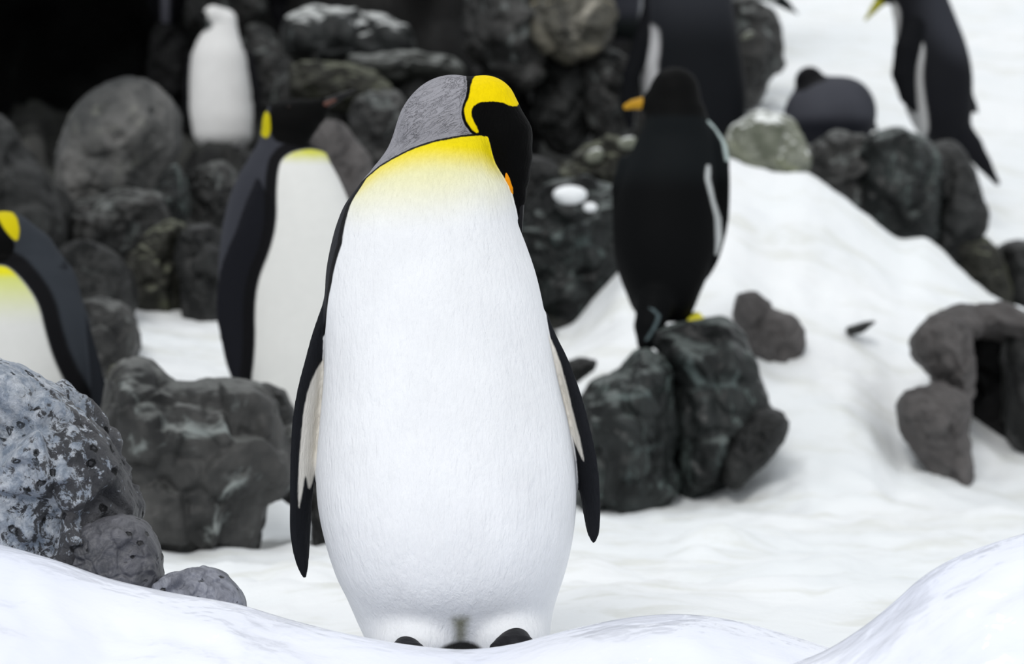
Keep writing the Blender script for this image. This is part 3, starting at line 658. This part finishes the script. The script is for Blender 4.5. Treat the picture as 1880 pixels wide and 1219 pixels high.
# ---- the front king penguin
def main_penguin():
    b = Bird(5.0, .0036, 500, 1140, 118, 1206, .245)
    b.body([(246,845,885,.010,.03),(252,800,899,.055,.05),(262,764,903,.075,.065),(280,728,905,.092,.08),(300,699,910,.104,.09),(322,674,922,.112,.098),(345,656,935,.118,.105),
            (375,634,943,.124,.112),(410,619,951,.130,.118),(450,608,966,.137,.122),(500,599,983,.145,.127),(545,597,994,.152,.131),(600,597,1004,.158,.135),
            (700,594,1025,.170,.142),(780,587,1044,.178,.147),(860,581,1056,.184,.150),(920,583,1058,.186,.150),(985,595,1052,.183,.147),(1030,608,1043,.176,.142),
            (1065,621,1033,.166,.138),(1095,636,1023,.151,.132),(1120,647,1016,.132,.124),(1150,660,1010,.108,.11),(1180,676,1002,.075,.10),(1196,690,990,.06,.09),(1203,720,960,.05,.07)], 0)
    b.ell(768, 1166, -.055, 82, .085, 56, .018, 'thigh')
    b.ell(932, 1164, -.055, 72, .085, 56, .018, 'thigh')
    b.ell(832, 232, .026, 97, .082, 97, .012, 'nape')
    b.chain([(800, 262, .025, 72), (735, 330, .05, 55)], .03, 'nape')
    b.chain([(888, 200, .012, 63), (921, 252, .006, 56), (931, 290, .004, 46), (939, 325, .002, 33), (947, 362, .001, 18), (952, 390, .001, 9)], .010, 'head')
    b.flipper([(540,604,3),(575,597,11),(610,590,17),(660,581,22),(710,571,25),(770,562,26),(850,556,24),(920,553,22),(980,552,20),(1020,554,15),(1045,557,9),(1064,560,2)], .50, -.005, .008, 'flipL', -1)
    b.flipper([(575,1003,3),(600,1006,9),(660,1029,16),(720,1048,20),(780,1062,23),(840,1074,24),(900,1083,21),(950,1087,17),(980,1089,11),(997,1090,3)], .50, -.002, .008, 'flipR', 1)
    b.chain([(845, 1120, .09, 50), (845, 1178, .12, 34), (845, 1196, .15, 20)], .02, 'tail')
    b.mesh()
    px, py, y = b.px, b.py, b.y
    dB = b.dist('body'); dN = b.dist('nape'); dH = b.dist('head'); dL = b.dist('flipL'); dR = b.dist('flipR')
    # collar line: breast below, nape above
    cl = np.interp(px, [560,660,700,725,760,800,850,885,905], [400,340,308,294,277,264,254,250,256])
    up = cl - py
    hd = dB - dH                        # positive on the head
    upper = np.where(px < 893, np.where(y < .02, up, np.maximum(up, -80)), hd)
    # dark back: behind the flank line
    ang_l = np.interp(py, [300, 340, 400, 450, 520, 600, 700, 1200], [-.034, -.045, -.062, -.072, -.062, -.03, .05, .06])
    ang_r = np.interp(py, [300, 600, 1200], [.02, .05, .08])
    cxm = np.interp(py, [300, 600, 900, 1200], [800, 800, 820, 830])
    yb = ang_l + (ang_r - ang_l) * sm(-120, 120, px - cxm)
    back = (y - yb) / b.u
    back = np.where((py < 300) & (y > 0), np.maximum(back, 5), back)
    flip = np.maximum(np.minimum(dB - dL, 60), dB - dR)
    creamL = b.poly([(604,600),(600,650),(577,687),(562,734),(556,785),(551,845),(549,900),(550,940),(556,905),(562,864),(567,905),(575,880),(590,800),(612,700)], 1)
    creamR = b.poly([(1000,600),(1024,650),(1040,705),(1053,762),(1067,815),(1073,850),(1066,838),(1052,806),(1046,790),(1030,760),(1005,680)], 1)
    cream = np.maximum(creamL, creamR)
    inner = np.where(px < 800, b.N[:, 0], -b.N[:, 0])
    cream = np.minimum(cream, np.where(flip > 0, (inner + .75) * 40, 10 + flip))
    yel_chest = 34 - (py - cl) + 10 * np.sin((px - 800) / 90) + .12 * (px - 800)
    yel_pale = 100 - (py - cl) + .12 * (px - 820) - .0022 * (px - 815) ** 2
    black_head = b.poly([(853,118),(1010,118),(1010,470),(905,470),(898,262),(884,256),(866,250),(850,228),(847,205),(856,180),(858,160)], 1)
    black_head = np.minimum(black_head, upper + 1)
    yel = b.poly([(866,150),(874,136),(905,126),(935,140),(955,168),(953,195),(938,197),(921,190),(900,189),(880,191),(868,200),(865,214),(872,230),(881,247),(872,247),(860,232),(853,215),(854,199),(862,182)], 1)
    yel = np.minimum(yel, upper - 1)
    line = 2.2 - np.abs(upper)  # crease shade where breast overlaps nape, painted as a thin dark line
    line = np.where((y > .03) | (px > 893), -20, line)
    stain = np.minimum(b.poly([(828,1118),(868,1116),(860,1135),(858,1170),(838,1170),(836,1140)]), np.where(y < 0, 50, -50)) - 3 * np.abs(np.sin(px * .35))
    tail = np.maximum(b.poly([(790,1210),(802,1180),(830,1166),(868,1166),(892,1180),(900,1210)]), -200)
    crinkle = np.minimum(np.minimum(upper, -black_head), -yel)
    L = [('crinkle', crinkle, None, 1), ('pale_yellow', yel_pale, (.84, .80, .40), 75), ('yellow', yel_chest, (.87, .70, .008), 28),
         ('stain', stain, (.25, .25, .19), 12), ('tail', tail, (.04, .04, .04), 5),
         ('back', np.where(upper > 0, -60, back), SLATE, 2.5),
         ('edge', np.where(upper > 0, -60, np.where((py < 640), 9 - np.abs(back - 6), -40)), (.008, .008, .009), 3),
         ('nape', upper, (.33, .325, .355), 1.5), ('line', line, (.01, .01, .01), 1.2),
         ('black_head', black_head, (.0012, .0012, .0013), 1.5), ('ear', yel, (.88, .66, .001), 1.5),
         ('flipper', flip, (.013, .014, .017), 2.5), ('cream', cream, (.80, .77, .71), 2)]
    b.build('king_penguin', 'large king penguin in front, facing the camera with its head bowed and beak tucked sideways', (.89, .90, .92), L, wrinkle='crinkle', feather=1.0, jitter=.35)
    bk = b.part('beak', [(942, 340, .000, 24), (950, 372, 0, 13), (953, 395, .001, 8), (956, 425, .003, 3)], M_BEAK, h=.0012, label='black upper beak')
    b.part('lower_mandible', [(929, 316, -.026, 1.5), (931, 330, -.024, 5.5), (935, 346, -.019, 7), (939, 362, -.013, 5), (942, 376, -.008, 2.5)], M_ORANGE, h=.0009, label='orange stripe of the lower beak', parent=bk)
    foot(b, 752, 1172, -.12, 17, M_BFOOT, L=.06); foot(b, 944, 1165, -.115, 24, M_BFOOT, L=.06)
main_penguin()

# ---- upright king penguin, left of centre, beak raised
def left_king():
    b = Bird(8.3, .0065, 380, 700, 140, 830, .23)
    b.body([(262,500,560,.04,.04),(275,478,590,.06,.06),(300,452,607,.08,.08),(340,430,628,.10,.10),(400,412,650,.12,.12),(480,402,664,.135,.13),(580,404,672,.145,.135),(680,420,672,.145,.135),(740,450,655,.13,.12),(780,485,630,.1,.09),(806,520,600,.05,.05)])
    b.chain([(515, 290, .01, 50), (525, 235, 0, 40)], .03, 'neck')
    b.chain([(522, 222, 0, 38), (552, 218, 0, 37), (578, 205, 0, 24), (596, 192, 0, 12)], .02, 'head')
    b.flipper([(330,480,6),(370,480,24),(420,474,36),(500,450,42),(580,442,40),(650,446,30),(690,447,18),(712,448,4)], 1.05, -.125, .012, 'flip', -1, th=.014)
    b.mesh(); px, py, y = b.px, b.py, b.y
    white = b.poly([(522,292),(545,278),(590,272),(720,330),(720,850),(470,850),(464,720),(476,640),(474,560),(482,510),(503,460),(514,410),(512,350),(515,310)])
    white = np.where(y > .06, -40, white)
    flip = b.dist('body') - b.dist('flip')
    blackh = b.poly([(498,160),(640,160),(640,200),(596,235),(575,274),(540,270),(505,262),(496,235)])
    yel = b.poly([(474,205),(496,205),(500,235),(496,256),(482,252),(474,235)])
    chest = np.minimum(white, 300 - py)
    L = [('white', white, (.74, .74, .715), 2), ('chest', np.minimum(white * 12 - 12, 292 - py), (.62, .62, .05), 16), ('flipper', np.minimum(flip, 30) - 1, (.010, .0105, .014), 3),
         ('sleeve', 11 - np.abs(white + 10), (.006, .006, .007), 3), ('black_head', blackh, (.002, .002, .002), 2), ('ear', yel, (.50, .43, .006), 2)]
    b.build('king_penguin', 'king penguin standing left of centre in profile, black head and beak raised to the right', (.040, .042, .052), L, feather=.6)
    bk = b.part('beak', [(592, 194, 0, 11), (625, 177, 0, 6), (652, 166, 0, 2.5)], M_BEAK, label='dark beak')
    b.part('lower_mandible', [(582, 201, -.012, 5), (598, 192, -.012, 5), (615, 184, -.008, 3)], M_PINK, parent=bk, label='dull pink stripe of the beak')
    b.part('eye', [(532, 199, -.043, 3.5), (533, 199, -.043, 3.5)], M_EYE)
    foot(b, 540, 798, -.04, 14, M_BFOOT); foot(b, 600, 798, -.04, 14, M_BFOOT)
left_king()

# ---- king penguin at the left edge
def edge_king():
    b = Bird(7.6, .0062, -190, 250, 365, 1010, .23)
    b.body([(470,-60,70,.05,.05),(485,-85,95,.08,.08),(520,-110,132,.10,.10),(570,-125,158,.12,.12),(640,-135,168,.135,.13),(740,-140,170,.145,.135),(840,-135,165,.145,.135),(920,-110,145,.13,.12),(970,-70,110,.1,.09),(992,-20,60,.05,.05)])
    b.chain([(75, 520, .02, 62), (50, 468, .02, 50), (20, 440, 0, 48)], .03, 'nape')
    b.chain([(0, 436, 0, 46), (-30, 450, 0, 40), (-60, 470, 0, 24)], .02, 'head')
    b.flipper([(500,112,5),(530,118,16),(580,136,26),(640,156,30),(700,172,30),(760,190,24),(800,202,16),(822,206,4)], 1.0, -.02, .015, 'flip', 1, th=.016)
    b.mesh(); px, py, y = b.px, b.py, b.y
    white = b.poly([(-200,480),(10,486),(30,492),(60,522),(85,560),(97,610),(112,660),(140,720),(170,770),(185,830),(185,1020),(-200,1020)])
    white = np.where(y > .07, -40, white)
    flip = b.dist('body') - b.dist('flip')
    blackh = b.poly([(-120,370),(0,370),(3,398),(14,420),(30,440),(36,456),(20,482),(-10,490),(-120,480)])
    yel = b.poly([(-20,380),(14,382),(34,398),(42,420),(40,446),(28,438),(12,418),(0,398)])
    L = [('white', white, (.64, .64, .62), 2), ('chest', np.minimum(white * 30 - 60, 545 - py), (.58, .62, .12), 60), ('throat', np.minimum(white * 5 - 8, 508 - py), (.72, .66, .02), 8),
         ('sleeve', 15 - np.abs(white + 14), (.006, .006, .007), 5), ('flipper', np.minimum(flip, 30) - 1, (.014, .016, .020), 3), ('black_head', blackh, (.002, .002, .002), 2), ('ear', yel, (.58, .48, .006), 2)]
    b.build('king_penguin', 'king penguin cut by the left edge behind the large front boulder, head bowed away', (.034, .039, .047), L, feather=.6)
    b.part('beak', [(-70, 476, 0, 12), (-105, 500, 0, 6), (-125, 518, 0, 3)], M_BEAK)
    foot(b, 0, 985, -.05, 14, M_BFOOT); foot(b, 70, 985, -.05, 14, M_BFOOT)
edge_king()

# ---- small white-fronted penguin
def small_white():
    b = Bird(13.5, .008, 325, 490, -10, 300, .18)
    b.body([(44,385,425,.04,.05),(62,370,436,.06,.07),(90,356,446,.085,.09),(130,350,453,.10,.10),(180,349,460,.11,.105),(230,352,464,.11,.105),(258,360,460,.09,.09),(276,378,446,.05,.05)])
    b.chain([(412, 58, 0, 24), (412, 38, 0, 22), (392, 28, -.02, 18)], .02, 'head')
    b.chain([(455, 100, .03, 10), (466, 160, .04, 11), (470, 215, .03, 5)], .01, 'flip'); b.chain([(352, 100, .03, 9), (344, 160, .04, 10), (344, 215, .03, 5)], .01, 'flip')
    b.mesh(); px, py, y = b.px, b.py, b.y
    back = np.maximum((y - .035) / b.u, (y - .0) / b.u - 30 + (30 - py))
    flip = b.dist('body') - b.dist('flip')
    L = [('back', back, (.01, .01, .012), 2), ('flipper', np.minimum(flip, 20), (.01, .01, .012), 2), ('throat', np.minimum(b.poly([(350,30),(385,34),(395,50),(380,60),(350,60)]), -y/b.u), (.12, .13, .13), 3)]
    b.build('chinstrap_penguin', 'small penguin with a plain white front standing on the dark rocks at the upper left', (.90, .895, .885), L, feather=.5)
    b.part('beak', [(378, 30, -.045, 6), (366, 33, -.06, 3), (360, 35, -.07, 1.5)], M_BEAK)
    foot(b, 390, 276, -.03, 7, M_BFOOT, L=.05); foot(b, 435, 276, -.03, 7, M_BFOOT, L=.05)
small_white()

# ---- gentoo on the split boulder, seen from behind
def gentoo_back():
    b = Bird(9.15, .0065, 1090, 1370, 100, 660, .21)
    b.body([(205,1205,1285,.05,.05),(225,1188,1300,.065,.065),(255,1170,1314,.08,.08),(300,1152,1322,.10,.10),(340,1138,1322,.11,.11),(400,1127,1322,.12,.12),(450,1126,1318,.125,.125),(500,1135,1302,.12,.12),(540,1150,1285,.11,.11),(572,1165,1272,.09,.09),(592,1185,1262,.06,.06)])
    b.chain([(1242, 215, 0, 52), (1240, 168, 0, 44)], .035, 'head'); b.chain([(1232, 172, -.0, 42), (1205, 188, -.0, 26), (1185, 192, -.0, 13)], .02, 'head')
    b.flipper([(228,1304,5),(260,1318,14),(320,1326,15),(370,1326,15),(410,1324,14),(450,1316,13),(490,1304,10),(508,1298,3)], .55, -.01, .012, 'flip', 1, th=.012)
    b.chain([(1150,300,.02,16),(1136,345,.01,13),(1140,420,.02,9)], .02, 'flip2')
    b.chain([(1200, 560, -.09, 34), (1188, 600, -.12, 27), (1182, 628, -.14, 17)], .02, 'tail')
    b.mesh(); px, py, y = b.px, b.py, b.y
    front = np.where(y > .05, (y - .05) / b.u, -30)
    front = np.minimum(front, py - 235)
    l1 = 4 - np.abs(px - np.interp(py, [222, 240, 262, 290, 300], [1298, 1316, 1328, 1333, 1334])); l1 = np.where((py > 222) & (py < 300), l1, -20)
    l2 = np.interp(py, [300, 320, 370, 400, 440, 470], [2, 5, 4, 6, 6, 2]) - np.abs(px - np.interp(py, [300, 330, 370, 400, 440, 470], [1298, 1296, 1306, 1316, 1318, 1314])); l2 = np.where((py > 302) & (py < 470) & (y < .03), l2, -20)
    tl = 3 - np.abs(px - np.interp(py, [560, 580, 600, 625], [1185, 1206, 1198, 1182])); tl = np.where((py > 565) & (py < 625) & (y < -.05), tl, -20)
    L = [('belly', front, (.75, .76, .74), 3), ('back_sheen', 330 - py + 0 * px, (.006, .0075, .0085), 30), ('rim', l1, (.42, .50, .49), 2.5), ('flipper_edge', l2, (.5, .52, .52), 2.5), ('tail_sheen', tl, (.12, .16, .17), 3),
         ('black_head', 215 - py, (.003, .003, .003), 8)]
    b.build('gentoo_penguin', 'black gentoo penguin seen from behind standing on the split boulder', (.0025, .0028, .0032), L, feather=.5, spec=.06)
    b.part('beak', [(1180, 190, -.0, 12), (1162, 192, 0, 9), (1150, 196, -.0, 6)], M_GOLD, label='amber beak')
    foot(b, 1278, 583, .0, 8, M_YFOOT, L=.05)['label'] = 'yellow foot'; foot(b, 1200, 588, .02, 8, M_YFOOT, L=.05)
gentoo_back()

# ---- broad king penguin seen from behind at the top
def king_behind():
    b = Bird(12.6, .009, 1120, 1400, -240, 320, .26)
    b.body([(-165,1215,1290,.04,.04),(-130,1190,1320,.09,.09),(-60,1180,1335,.12,.12),(0,1180,1344,.14,.14),(60,1178,1354,.15,.15),(120,1174,1364,.155,.155),(180,1180,1370,.155,.155),(230,1195,1364,.14,.14),(265,1215,1350,.11,.11),(290,1240,1330,.06,.06)])
    b.chain([(1250,-150,0,40),(1250,-190,0,34),(1225,-200,0,22)], .03, 'head')
    b.chain([(1205,-60,-.04,22),(1198,20,-.06,20),(1180,80,-.08,19),(1158,140,-.09,17),(1150,190,-.09,15),(1156,236,-.09,8)], .01, 'flip', ys=.6)
    b.mesh(); px, py, y = b.px, b.py, b.y
    flank = b.poly([(1150,50),(1206,46),(1210,90),(1203,130),(1212,170),(1200,215),(1190,270),(1140,270)])
    front = np.maximum(flank, np.where(y > .05, (y - .05) / b.u, -30))
    flip = b.dist('body') - b.dist('flip')
    streak = 5 - np.abs(px - np.interp(py, [0, 60, 80], [1188, 1180, 1176])); streak = np.where(py < 20, -20, -20 + 0 * streak)
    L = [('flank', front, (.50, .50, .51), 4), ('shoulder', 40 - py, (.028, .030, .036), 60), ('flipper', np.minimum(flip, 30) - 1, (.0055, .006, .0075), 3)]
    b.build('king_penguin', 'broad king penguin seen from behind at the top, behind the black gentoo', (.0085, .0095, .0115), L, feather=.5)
    b.part('beak', [(1212,-206,0,10),(1190,-215,0,5),(1172,-225,0,2)], M_BEAK)
    foot(b, 1270, 288, -.03, 9, M_BFOOT, L=.05); foot(b, 1315, 288, -.03, 9, M_BFOOT, L=.05)
king_behind()

def grey_left_of_king():
    b = Bird(13.6, .010, 1080, 1230, -260, 100, .22)
    b.body([(-190,1125,1175,.04,.04),(-160,1110,1190,.08,.08),(-80,1104,1204,.12,.12),(0,1103,1206,.13,.13),(40,1106,1204,.12,.12),(62,1114,1194,.09,.09),(76,1130,1180,.05,.05)])
    b.chain([(1150,-185,0,30),(1150,-215,0,26),(1130,-222,0,14)], .03, 'head')
    b.chain([(1190,-100,-.06,12),(1186,-20,-.09,12),(1182,40,-.09,6)], .01, 'flip')
    b.mesh(); px, py, y = b.px, b.py, b.y
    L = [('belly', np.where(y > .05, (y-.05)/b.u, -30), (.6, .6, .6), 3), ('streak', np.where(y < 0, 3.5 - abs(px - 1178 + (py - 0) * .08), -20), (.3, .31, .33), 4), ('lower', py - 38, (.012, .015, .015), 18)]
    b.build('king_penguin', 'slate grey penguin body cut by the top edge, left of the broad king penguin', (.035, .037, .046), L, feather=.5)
    b.part('beak', [(1122,-224,0,7),(1104,-228,0,3),(1096,-230,0,2)], M_BEAK)
    foot(b, 1140, 74, -.02, 7, M_BFOOT, L=.05); foot(b, 1170, 74, -.02, 7, M_BFOOT, L=.05)
grey_left_of_king()

# ---- penguin resting on its belly
def resting():
    b = Bird(12.6, .0075, 1420, 1630, 105, 300, .30)
    b.ell(1524, 205, .03, 80, .22, 66, .0, 'body'); b.ell(1500, 220, -.02, 56, .17, 50, .04, 'body')
    b.ell(1560, 210, 0, 44, .16, 60, .04, 'body')
    b.chain([(1492, 160, .02, 32), (1487, 148, .02, 27)], .02, 'head')
    b.chain([(1590, 215, .05, 12), (1606, 232, .03, 6), (1612, 238, .03, 3)], .01, 'tail')
    b.chain([(1460, 190, -.06, 16), (1466, 228, -.10, 15), (1480, 262, -.09, 6)], .012, 'flip')
    b.mesh(); px, py, y = b.px, b.py, b.y
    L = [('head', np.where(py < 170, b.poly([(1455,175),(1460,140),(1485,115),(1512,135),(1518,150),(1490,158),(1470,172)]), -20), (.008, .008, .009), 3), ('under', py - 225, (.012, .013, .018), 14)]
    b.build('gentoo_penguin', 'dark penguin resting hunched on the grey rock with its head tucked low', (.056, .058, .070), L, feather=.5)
    b.part('beak', [(1470, 165, -.02, 6), (1460, 176, -.04, 3), (1455, 182, -.05, 2)], M_BEAK)
resting()

# ---- gentoo, top right, bowing to the left
def gentoo_right():
    b = Bird(12.7, .0075, 1560, 1850, -90, 350, .22)
    b.body([(-50,1660,1710,.04,.04),(-30,1645,1730,.07,.07),(0,1636,1742,.085,.085),(40,1642,1758,.10,.10),(80,1645,1773,.115,.115),(130,1650,1784,.125,.125),(180,1658,1785,.125,.125),(220,1672,1782,.11,.11),(248,1690,1772,.08,.08),(264,1710,1760,.04,.04)])
    b.chain([(1680,-20,0,42),(1655,-38,0,36),(1630,-24,0,24),(1620,-4,0,13)], .025, 'head')
    b.chain([(1672,55,-.10,20),(1658,95,-.12,23),(1652,140,-.12,22),(1660,180,-.12,16),(1672,205,-.12,7)], .01, 'flip', ys=.6)
    b.chain([(1768,170,.02,18),(1786,195,.02,10),(1796,206,.02,3)], .012, 'flip2')
    b.chain([(1755,238,0,28),(1782,268,0,22),(1806,300,0,14),(1832,337,0,5)], .02, 'tail')
    b.mesh(); px, py, y = b.px, b.py, b.y
    flip = np.minimum(b.dist('body') - b.dist('flip'), 20)
    wh = np.maximum(b.poly([(1625,0),(1640,2),(1650,24),(1648,60),(1640,100),(1620,60)]), b.poly([(1684,76),(1692,92),(1686,140),(1690,180),(1704,252),(1680,262),(1664,200),(1658,150),(1668,110)]))
    wh = np.minimum(wh, np.where(y < .08, 50, -50))
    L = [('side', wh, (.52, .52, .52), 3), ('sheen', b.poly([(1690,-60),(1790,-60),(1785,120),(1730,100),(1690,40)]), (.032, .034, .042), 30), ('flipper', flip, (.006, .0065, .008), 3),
         ('black_head', np.minimum(b.poly([(1580,-90),(1720,-90),(1700,0),(1640,0),(1618,30),(1600,20)]), 20), (.012, .012, .013), 5)]
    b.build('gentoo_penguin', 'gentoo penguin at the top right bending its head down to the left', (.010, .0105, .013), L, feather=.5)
    b.part('beak', [(1618, 0, 0, 11), (1603, 18, 0, 6), (1589, 36, 0, 2.5)], mat_plain('dull_yellow_beak', (.38, .36, .03), .45), label='yellow beak')
    foot(b, 1730, 264, 0, 8, mat_plain('pale_foot', (.5, .45, .33), .5), L=.05); foot(b, 1755, 266, .03, 8, M_BFOOT, L=.05)
gentoo_right()

# ---- penguins whose bodies are mostly above the frame
def top_tail(Y, box, rows, tail, label, base, layers=(), head=None, name='gentoo_penguin'):
    b = Bird(Y, .011, *box, .2)
    b.body(rows); b.chain(head, .03, 'head'); b.chain(tail, .02, 'tail'); b.mesh()
    b.build(name, label, base, [(a, f(b), c, s_) for a, f, c, s_ in layers], feather=.5)
    hx, hy, hz, hr = head[-1]
    b.part('beak', [(hx - 8, hy, hz, hr * .5), (hx - 34, hy + 6, hz, 3)], M_BEAK)
    return b
top_tail(13.9, (1270, 1490, -320, 60), [(-250,1330,1380,.04,.04),(-220,1310,1400,.09,.09),(-120,1300,1412,.12,.12),(-40,1312,1410,.11,.11),(-10,1330,1400,.07,.07),(6,1350,1390,.04,.04)],
         [(1390,-20,0,18),(1425,-4,0,13),(1445,10,0,8),(1465,26,0,3)], 'penguin above the top edge showing only its pale rump and dark tail tip', (.40, .41, .41),
         [('tail', lambda b: b.px - 1424, (.012, .015, .016), 5)], [(1355,-250,0,30),(1350,-285,0,26)])
top_tail(14.1, (215, 370, -330, 80), [(-260,290,320,.04,.04),(-220,262,345,.09,.09),(-120,250,352,.12,.12),(-40,255,350,.12,.12),(0,268,342,.10,.10),(30,280,334,.07,.07),(50,295,322,.04,.04)],
         [(305,30,.05,14),(302,55,.08,8)], 'black penguin at the top left showing only its lower body with a pale streak', (.003, .003, .004),
         [('streak', lambda b: np.where(b.y < 0, 7 - abs(b.px - (307 - (b.py - 20) * .06)), -20), (.10, .10, .12), 5)], [(305,-260,0,32),(300,-300,0,28)], 'king_penguin')
top_tail(14.1, (440, 610, -330, 90), [(-260,500,540,.04,.04),(-220,480,560,.09,.09),(-120,470,570,.12,.12),(-60,475,560,.11,.11),(-20,488,540,.08,.08),(5,495,528,.05,.05)],
         [(508,-10,0,18),(512,25,-.02,14),(524,60,-.04,6)], 'black penguin above the top edge with only its dark tail hanging over the rocks', (.003, .003, .004),
         [], [(520,-260,0,32),(515,-300,0,28)], 'king_penguin')
